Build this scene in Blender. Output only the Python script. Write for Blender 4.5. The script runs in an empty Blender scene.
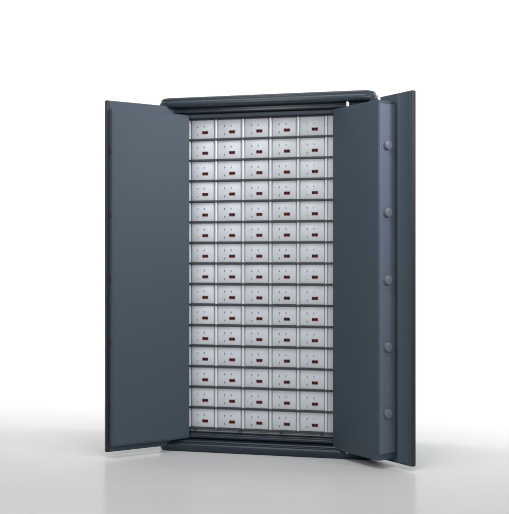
import bpy, bmesh, math, random
from mathutils import Vector, Matrix
S = bpy.context.scene
C = S.collection
R = math.radians

# ---------------------------------------------------------------- camera
# the safe stands at the origin, front plane y = 0, facing -Y; width along X
BETA = R(12.68)
cam_d = bpy.data.cameras.new('camera')
cam = bpy.data.objects.new('camera', cam_d); C.objects.link(cam); S.camera = cam
CENT = 0.052
D0 = 5.212
cam.location = (D0*math.sin(BETA)-CENT, -D0*math.cos(BETA), 1.121)
cam.rotation_euler = (R(90), 0, BETA)
cam_d.sensor_width = 36; cam_d.lens = 36*900/514
cam_d.shift_y = 4.5/514
cam_d.clip_end = 200

# ---------------------------------------------------------------- world and lamps
w = bpy.data.worlds.new('World'); S.world = w; w.use_nodes = True
bg = w.node_tree.nodes['Background']
bg.inputs[0].default_value = (0.97, 0.985, 1, 1); bg.inputs[1].default_value = 0.40

def area(name, loc, target, size, size_y, power, col=(1, 1, 1)):
    l = bpy.data.lights.new(name, 'AREA'); l.shape = 'RECTANGLE'
    l.size = size; l.size_y = size_y; l.energy = power; l.color = col
    o = bpy.data.objects.new(name, l); C.objects.link(o); o.location = loc
    o.rotation_euler = (Vector(target)-Vector(loc)).to_track_quat('-Z', 'Y').to_euler()
    return o
area('backdrop_lamp', (0.3, 1.2, 5.2), (0.3, 6.4, 3.0), 15, 1.4, 1500)
area('overhead_fill', (0, -2.2, 5.0), (0, -1.6, 0), 4.5, 2.2, 150)  # added fill, evens out the floor in front of the safe
area('key_softbox', (-1.1, -6.2, 3.4), (0, 0, 1.1), 1.6, 1.6, 100, (1, .985, .97))
area('right_softbox', (3.6, -5.6, 3.0), (0, 0, 1.2), 2.0, 2.4, 78, (1, .99, .98))
sl = area('side_softbox', (4.8, -1.9, 3.4), (0.75, -0.3, 2.35), .9, 1.5, 19, (.93, .91, 1))
sl.data.spread = R(60)

S.view_settings.view_transform = 'Standard'
S.view_settings.look = 'None'
S.view_settings.exposure = 0
S.view_settings.gamma = 1

# ---------------------------------------------------------------- materials
def mat(name, col, rough=.4, metal=0, spec=.5, coat=0, bump=0, bscale=300, var=0, vscale=6):
    m = bpy.data.materials.new(name); m.use_nodes = True
    nt = m.node_tree; p = nt.nodes['Principled BSDF']
    p.inputs['Base Color'].default_value = (*col, 1)
    p.inputs['Roughness'].default_value = rough
    p.inputs['Metallic'].default_value = metal
    p.inputs['Specular IOR Level'].default_value = spec
    p.inputs['Coat Weight'].default_value = coat
    p.inputs['Coat Roughness'].default_value = .3
    tc = nt.nodes.new('ShaderNodeTexCoord')
    if bump:
        n = nt.nodes.new('ShaderNodeTexNoise'); n.inputs['Scale'].default_value = bscale
        n.inputs['Detail'].default_value = 3
        b = nt.nodes.new('ShaderNodeBump'); b.inputs['Strength'].default_value = bump
        b.inputs['Distance'].default_value = .001
        nt.links.new(tc.outputs['Object'], n.inputs['Vector'])
        nt.links.new(n.outputs['Fac'], b.inputs['Height'])
        nt.links.new(b.outputs['Normal'], p.inputs['Normal'])
    if var:
        n = nt.nodes.new('ShaderNodeTexNoise'); n.inputs['Scale'].default_value = vscale
        n.inputs['Detail'].default_value = 4
        r = nt.nodes.new('ShaderNodeMapRange')
        r.inputs['To Min'].default_value = rough-var; r.inputs['To Max'].default_value = rough+var
        nt.links.new(tc.outputs['Object'], n.inputs['Vector'])
        nt.links.new(n.outputs['Fac'], r.inputs['Value'])
        nt.links.new(r.outputs['Result'], p.inputs['Roughness'])
    return m
PAINT = mat('blue_grey_enamel', (.040, .060, .079), .50, 0, .30, .0, .12, 500, .05)
FRAME = mat('dark_frame_enamel', (.014, .024, .035), .33, 0, .42, .0, .12, 500, .05)
EDGE = mat('dark_edge_paint', (.022, .023, .028), .5, 0, .3, 0, .0, 400)
SHELF = mat('shelf_grey', (.030, .036, .042), .5, 0, .4)
BOX = mat('light_grey_enamel', (.50, .53, .57), .38, 0, .5, 0, .08, 500, .05)
DIV = mat('pale_divider_metal', (.62, .64, .66), .34, .1, .6)
STEEL = mat('bright_steel', (.75, .76, .78), .28, .75, .5)
BOLT = mat('bolt_steel', (.115, .135, .17), .42, .1, .4)
HOLE = mat('black_keyhole', (.07, .075, .09), .5)
PLATE = mat('dark_red_plate', (.19, .045, .032), .6, 0, .1)
DIGIT = mat('black_plate_window', (.010, .009, .010), .7, 0, .05)
FLOOR = mat('studio_floor', (.50, .50, .498), .2, 0, .025)
STRIPM = mat('lavender_grey_metal', (.112, .140, .185), .45, .35, .5, 0, .1, 500, .05)
LEDGE = mat('plain_grey_ledge', (.11, .12, .13), .5, 0, .4)  # even grey for the sill, paler than the frame and shelves

# ---------------------------------------------------------------- mesh helpers
def link(name, bm, m, parent=None, smooth=False, sharp=38):
    me = bpy.data.meshes.new(name)
    bmesh.ops.recalc_face_normals(bm, faces=bm.faces)
    bm.to_mesh(me); bm.free()
    for mm in (m if isinstance(m, (list, tuple)) else [m]): me.materials.append(mm)
    o = bpy.data.objects.new(name, me); C.objects.link(o)
    if parent: o.parent = parent
    if smooth:
        for p in me.polygons: p.use_smooth = True
        me.set_sharp_from_angle(angle=R(sharp))
    return o

def box(bm, x0, x1, y0, y1, z0, z1, bev=0, mi=0, seg=2):
    before = set(bm.faces)
    r = bmesh.ops.create_cube(bm, size=1)
    vs = r['verts']
    for v in vs:
        v.co = Vector(((x0+x1)/2+v.co.x*(x1-x0), (y0+y1)/2+v.co.y*(y1-y0), (z0+z1)/2+v.co.z*(z1-z0)))
    if bev:
        es = {e for v in vs for e in v.link_edges}
        bmesh.ops.bevel(bm, geom=list(es), offset=bev, segments=seg, profile=.5, affect='EDGES', clamp_overlap=True)
    for f in set(bm.faces)-before: f.material_index = mi

def cyl(bm, p, axis, r, length, bev=0, seg=28, mi=0):
    """cylinder from p along axis, front rim bevelled"""
    before = set(bm.faces)
    ax = Vector(axis).normalized()
    q = Vector((0, 0, 1)).rotation_difference(ax).to_matrix()
    prof = [(r, 0), (r, length-bev), (r-bev*.3, length-bev*.3), (r-bev, length)] if bev else [(r, 0), (r, length)]
    rings = []
    for (rr, h) in prof:
        rings.append([bm.verts.new(Vector(p)+q@Vector((rr*math.cos(2*math.pi*i/seg), rr*math.sin(2*math.pi*i/seg), h))) for i in range(seg)])
    for a, b in zip(rings, rings[1:]):
        for i in range(seg):
            bm.faces.new((a[i], a[(i+1) % seg], b[(i+1) % seg], b[i]))
    bm.faces.new(rings[-1]); bm.faces.new(rings[0][::-1])
    for f in set(bm.faces)-before: f.material_index = mi

def plan(hw, yf, yb, rad, off, z, n=3):
    """rounded rectangle seen from above, moved outwards by off"""
    pts = []
    for cx, cy, a0 in ((hw-rad, yf+rad, -90), (hw-rad, yb-rad, 0), (-hw+rad, yb-rad, 90), (-hw+rad, yf+rad, 180)):
        for i in range(n+1):
            a = R(a0+90*i/n); r = rad+off
            pts.append((cx+r*math.cos(a), cy+r*math.sin(a), z))
    return pts

def ringloft(bm, prof, hw, yf, yb, rad):
    rings = [[bm.verts.new(p) for p in plan(hw, yf, yb, rad, o, z)] for (o, z) in prof]
    for a, b in zip(rings, rings[1:]):
        k = len(a)
        for i in range(k):
            bm.faces.new((a[i], a[(i+1) % k], b[(i+1) % k], b[i]))
    bm.faces.new(rings[0][::-1]); bm.faces.new(rings[-1])

# ---------------------------------------------------------------- setting: seamless studio floor and backdrop
bm = bmesh.new()
Y0, Y1, RAD, TOP, W = -16, 4.2, 2.4, 9.0, 13
prof = [(Y0, 0), (-8, 0), (-4, 0), (0, 0), (2, 0)]
for i in range(0, 25):
    a = R(90*i/24); prof.append((Y1+RAD*math.sin(a), RAD-RAD*math.cos(a)))
prof.append((Y1+RAD, TOP))
rows = [[bm.verts.new((x, y, z)) for x in (-W, -W/3, W/3, W)] for (y, z) in prof]
for a, b in zip(rows, rows[1:]):
    for i in range(3): bm.faces.new((a[i], a[i+1], b[i+1], b[i]))
for f in bm.faces: f.smooth = True
fl = link('floor', bm, FLOOR, smooth=True); fl['kind'] = 'structure'
fl.data.flip_normals() if fl.data.polygons[0].normal.z < 0 else None

# ---------------------------------------------------------------- the safe
safe = bpy.data.objects.new('safe', None); C.objects.link(safe)
safe.empty_display_size = .3; safe.location = (0, 0, .008)
safe['label'] = 'tall blue-grey double-door steel safe standing open on rows of small pale grey deposit lockers'
safe['category'] = 'safe'

HW = .645; DEPTH = .62; RC = .075
NT, NB = 1.964, .117        # locker block top, bottom
REC = .10                   # its recess behind the front plane
OP = .487                   # half width of the opening

# carcass: sides, back, top and bottom, with the stepped jambs
bm = bmesh.new()
sh = .004
ringz = (.10, 1.985)
for sx in (-1, 1):
    box(bm, *(sorted((sx*OP, sx*(HW-.006)))), .060, DEPTH-.01, .11, 1.975, .004)
box(bm, -HW+.006, HW-.006, DEPTH-.03, DEPTH, .112, 1.973, .004)
link('carcass', bm, FRAME, safe)

# cornice: round bulging rib above stepped ledges
def arc(z0, z1, d, n=9, base=0):
    return [(base+d*math.sin(math.pi*i/n), z0+(z1-z0)*i/n) for i in range(n+1)]
bm = bmesh.new()
pf = [(-.075, 1.9745), (-.075, 1.990), (-.034, 1.992), (-.030, 1.996), (-.030, 2.006), (-.034, 2.009), (-.040, 2.010), (-.040, 2.020),
      (-.010, 2.021), (-.002, 2.024), (.003, 2.030), (.005, 2.040), (.004, 2.052), (.000, 2.060), (-.004, 2.064), (-.005, 2.068), (-.004, 2.072), (-.008, 2.079), (-.016, 2.083)]
ringloft(bm, pf, HW, 0, DEPTH, RC)
link('cornice', bm, FRAME, safe, True, 28)
bm = bmesh.new()
pf = [(-.016, -.008), (-.008, -.007), (-.001, .003), (.004, .015), (.005, .024), (.003, .033), (-.003, .039), (-.014, .041), (-.020, .042), (-.021, .044), (-.020, .050), (-.024, .054), (-.030, .0555),
      (-.048, .0560), (-.050, .0562), (-.090, .057), (-.090, .066), (-.056, .068), (-.054, .071), (-.054, .080), (-.057, .083), (-.062, .084), (-.062, .0905), (-.064, .0925), (-.090, .093), (-.090, .0995)]
ringloft(bm, pf, HW, 0, DEPTH, RC)
link('plinth', bm, FRAME, safe, True, 28)
# lintel and sill of the opening
bm = bmesh.new()
box(bm, -OP-.03, OP+.03, .062, .095, 1.966, 1.9885, .003)
link('lintel', bm, PAINT, safe)
bm = bmesh.new()
box(bm, -OP+.001, OP-.001, .078, .30, .0998, .1070, .002)
box(bm, -OP+.0015, OP-.0015, .092, .30, .1075, .1150, .002)
link('sill', bm, LEDGE, safe)
for x in (-.43, -.155, .09, .33):
    bm = bmesh.new(); cyl(bm, (x, .085, .1065), (0, 0, 1), .012, .006, .002)
    link('foot_cap', bm, SHELF, safe, True)

# ---------------------------------------------------------------- locker block
ROW = (NT-NB)/15; PIT = .1655; X0 = -.476
bm = bmesh.new()
box(bm, -OP+.002, OP-.002, REC+.0135, REC+.40, NB-.001, NT+.0015)
link('locker_carcass', bm, BOX, safe)
proto = None
for i in range(16):
    z = NB+i*ROW
    bm = bmesh.new(); box(bm, -OP+.003, OP-.003, REC-.008, REC+.03, z-.0056, z+.0056, .001)
    o = link('shelf', bm, SHELF, safe)
for c in range(6):
    xc = X0+c*PIT
    bm = bmesh.new()
    # folded metal strip with a rounded nose
    n = 8; pts = [(xc-.0085, REC+.021)]
    pts += [(xc-.0085*math.cos(math.pi*i/n), REC+.006-.009*math.sin(math.pi*i/n)) for i in range(n+1)]
    pts += [(xc+.0085, REC+.021)]
    a = [bm.verts.new((x, y, NB)) for x, y in pts]; b = [bm.verts.new((x, y, NT)) for x, y in pts]
    for i in range(len(pts)-1): bm.faces.new((a[i], a[i+1], b[i+1], b[i]))
    bm.faces.new(a[::-1]); bm.faces.new(b)
    link('divider', bm, DIV, safe, True)
bm = bmesh.new()
box(bm, X0+5*PIT+.012, OP-.004, REC+.002, REC+.03, NB+.002, NT-.002, .002)
link('filler_strip', bm, BOX, safe)

def children(o): return [c for c in bpy.data.objects if c.parent == o]
DW = .1385; DH = ROW-.0125
bm = bmesh.new()
box(bm, 0, DW, 0, .018, 0, DH, .0022)
ld = link('locker_door', bm, BOX, safe, True)
subs = []
for (u, v, r) in ((.040, DH-.038, .0026), (.080, DH-.037, .0026), (.040, .025, .0024)):
    bm = bmesh.new()
    cyl(bm, (u, .0005, v), (0, -1, 0), r, .003, .0008, 14)
    box(bm, u-.0009, u+.0009, -.0032, .0002, v-.0062, v+.004, 0, 0)
    subs.append(link('keyhole', bm, HOLE, ld))
bm = bmesh.new()
box(bm, .0675, .1040, -.0025, .001, .0275, .0455, .0012, 0)
for u in (.0710, .0875):
    box(bm, u, u+.0125, -.0032, 0, .0308, .0422, .0006, 1)
subs.append(link('number_plate', bm, [PLATE, DIGIT], ld))
random.seed(3)
first = True
for r in range(15):
    for c in range(5):
        x = X0+c*PIT+.0135; z = NB+r*ROW+.0063
        if first: d = ld; first = False
        else:
            d = ld.copy(); C.objects.link(d); d.parent = safe
            for s in subs:
                k = s.copy(); C.objects.link(k); k.parent = d
        d.location = (x, REC+.003+random.uniform(-.0008, .0008), z)
        d.rotation_euler = (random.uniform(-.010, .010), 0, random.uniform(-.014, .014))
        d['group'] = 'deposit locker doors in fifteen rows of five'

# ---------------------------------------------------------------- doors
def frame_of(X, D):         # plan point measured from the camera -> safe coordinates
    rx, ry = X, D-D0
    return (rx*math.cos(BETA)-ry*math.sin(BETA)-CENT, rx*math.sin(BETA)+ry*math.cos(BETA))

def make_door(hinge, free, side, t, wf, plate_t, zb, zt, pb, pt, rim, label):
    """hinge, free: plan points of the inner face; side = +1 for the leaf hinged on the right.
    Local axes: +X from hinge to free edge, +Y outwards (away from the inner face)."""
    h = Vector(hinge); f = Vector(free); L = (f-h).length
    ang = math.atan2(f.y-h.y, f.x-h.x)
    # outward normal is +Y after rotation for the right leaf, -Y for the left leaf
    s = side
    bm = bmesh.new()
    ya, yb = sorted((s*t, s*(t+plate_t)))
    box(bm, -.015, L+wf, ya, yb, zb, zt, .006, 0, 3)
    # raised rim along the free edge of the plate
    ya, yb = sorted((s*(t-rim), s*(t+.004)))
    if rim > .01:
        # bevelled flange: a wedge that slopes back towards the free edge
        x0, x1 = L+wf-.088, L+wf-.024
        pts = [(x0, s*(t+.002)), (x0, s*(t-rim)), (x0+.008, s*(t-rim+.007)), (x1-.012, s*(t-.004)), (x1, s*(t-.002)), (x1, s*(t+.002))]
        a = [bm.verts.new((x, y, zb+.012)) for x, y in pts]; b = [bm.verts.new((x, y, zt-.012)) for x, y in pts]
        for i in range(len(pts)):
            k = (i+1) % len(pts); f = bm.faces.new((a[i], a[k], b[k], b[i]))
        bm.faces.new(a[::-1]); bm.faces.new(b)
    else:
        box(bm, L+wf-.022, L+wf-.0015, ya, yb, zb+.004, zt-.004, .003, 1, 2)
    bm.normal_update(); bmesh.ops.recalc_face_normals(bm, faces=bm.faces)
    for q in bm.faces:
        if q.calc_center_median().x > L+wf-.007 or (rim > .01 and q.normal.y*s < -.7 and q.calc_center_median().x > L+wf-.03 and q.calc_area() < .08): q.material_index = 1
    door = link('door', bm, [PAINT, EDGE], safe, True)
    door.location = (h.x, h.y, 0); door.rotation_euler = (0, 0, ang)
    door['label'] = label
    bm = bmesh.new()
    ya, yb = sorted((0, s*(t+.002)))
    box(bm, 0, L, ya, yb, pb, pt, .004, 0, 3)
    link('inner_panel', bm, PAINT, door, True)
    return door, L, s

Hr = frame_of(.4475, 5.150); Fr = frame_of(.666, 4.837)
# +Y of the right leaf (hinge->free rotated +90) must point outwards
door_r, LR, s_r = make_door(Hr, Fr, 1, .128, .124, .030, .014, 2.030, .040, 1.985, .020, 'narrow right leaf turned edge-on showing round bolts')
Hl = frame_of(-.3865, 5.350); Fl = frame_of(-.8083, 5.105)
door_l, LL, s_l = make_door(Hl, Fl, -1, .048, .018, .022, .022, 2.035, .062, 1.984, .004, 'wide plain left leaf seen from its inner face')

# bolts, vertical pins and bolt strip of the right leaf
bm = bmesh.new()
box(bm, LR-.001, LR+.003, .008, .124, .075, 1.966, .0012)
link('bolt_strip', bm, STRIPM, door_r)
for z in (1.742, 1.378, 1.012, .650, .290):
    bm = bmesh.new()
    cyl(bm, (LR+.0025, .061, z), (1, 0, 0), .0250, .017, .002)
    link('bolt', bm, BOLT, door_r, True)
for u in (LR*.27, LR-.020):
    for z, dz in ((1.984, 1), (.047, -1)):
        bm = bmesh.new(); cyl(bm, (u, .022, z), (0, 0, dz), .009, .030 if dz > 0 else .016, .003)
        link('pin', bm, STEEL, door_r, True)
# strike sockets of the left leaf
for z in (1.742, 1.378, 1.012, .650, .290):
    bm = bmesh.new(); cyl(bm, (LL-.001, -.026, z), (1, 0, 0), .013, .004, .001)
    link('strike_socket', bm, EDGE, door_l, True)
# panel trim of the left leaf: thin raised fold round the inner sheet
bm = bmesh.new()
box(bm, .004, LL-.010, -.001, .0022, .072, 1.974, .0015)
link('inner_sheet', bm, PAINT, door_l)

# hinge knuckles behind the leaves
for d, hx, sg in ((door_r, .0, 1), (door_l, .0, -1)):
    tt = .128+.030 if sg > 0 else .048+.022
    for z in (.32, 1.03, 1.74):
        bm = bmesh.new()
        cyl(bm, (-.018, sg*(tt-.012), z-.05), (0, 0, 1), .013, .10, .002)
        cyl(bm, (-.018, sg*(tt-.012), z+.052), (0, 0, 1), .013, .05, .002)
        link('hinge', bm, FRAME, d, True)
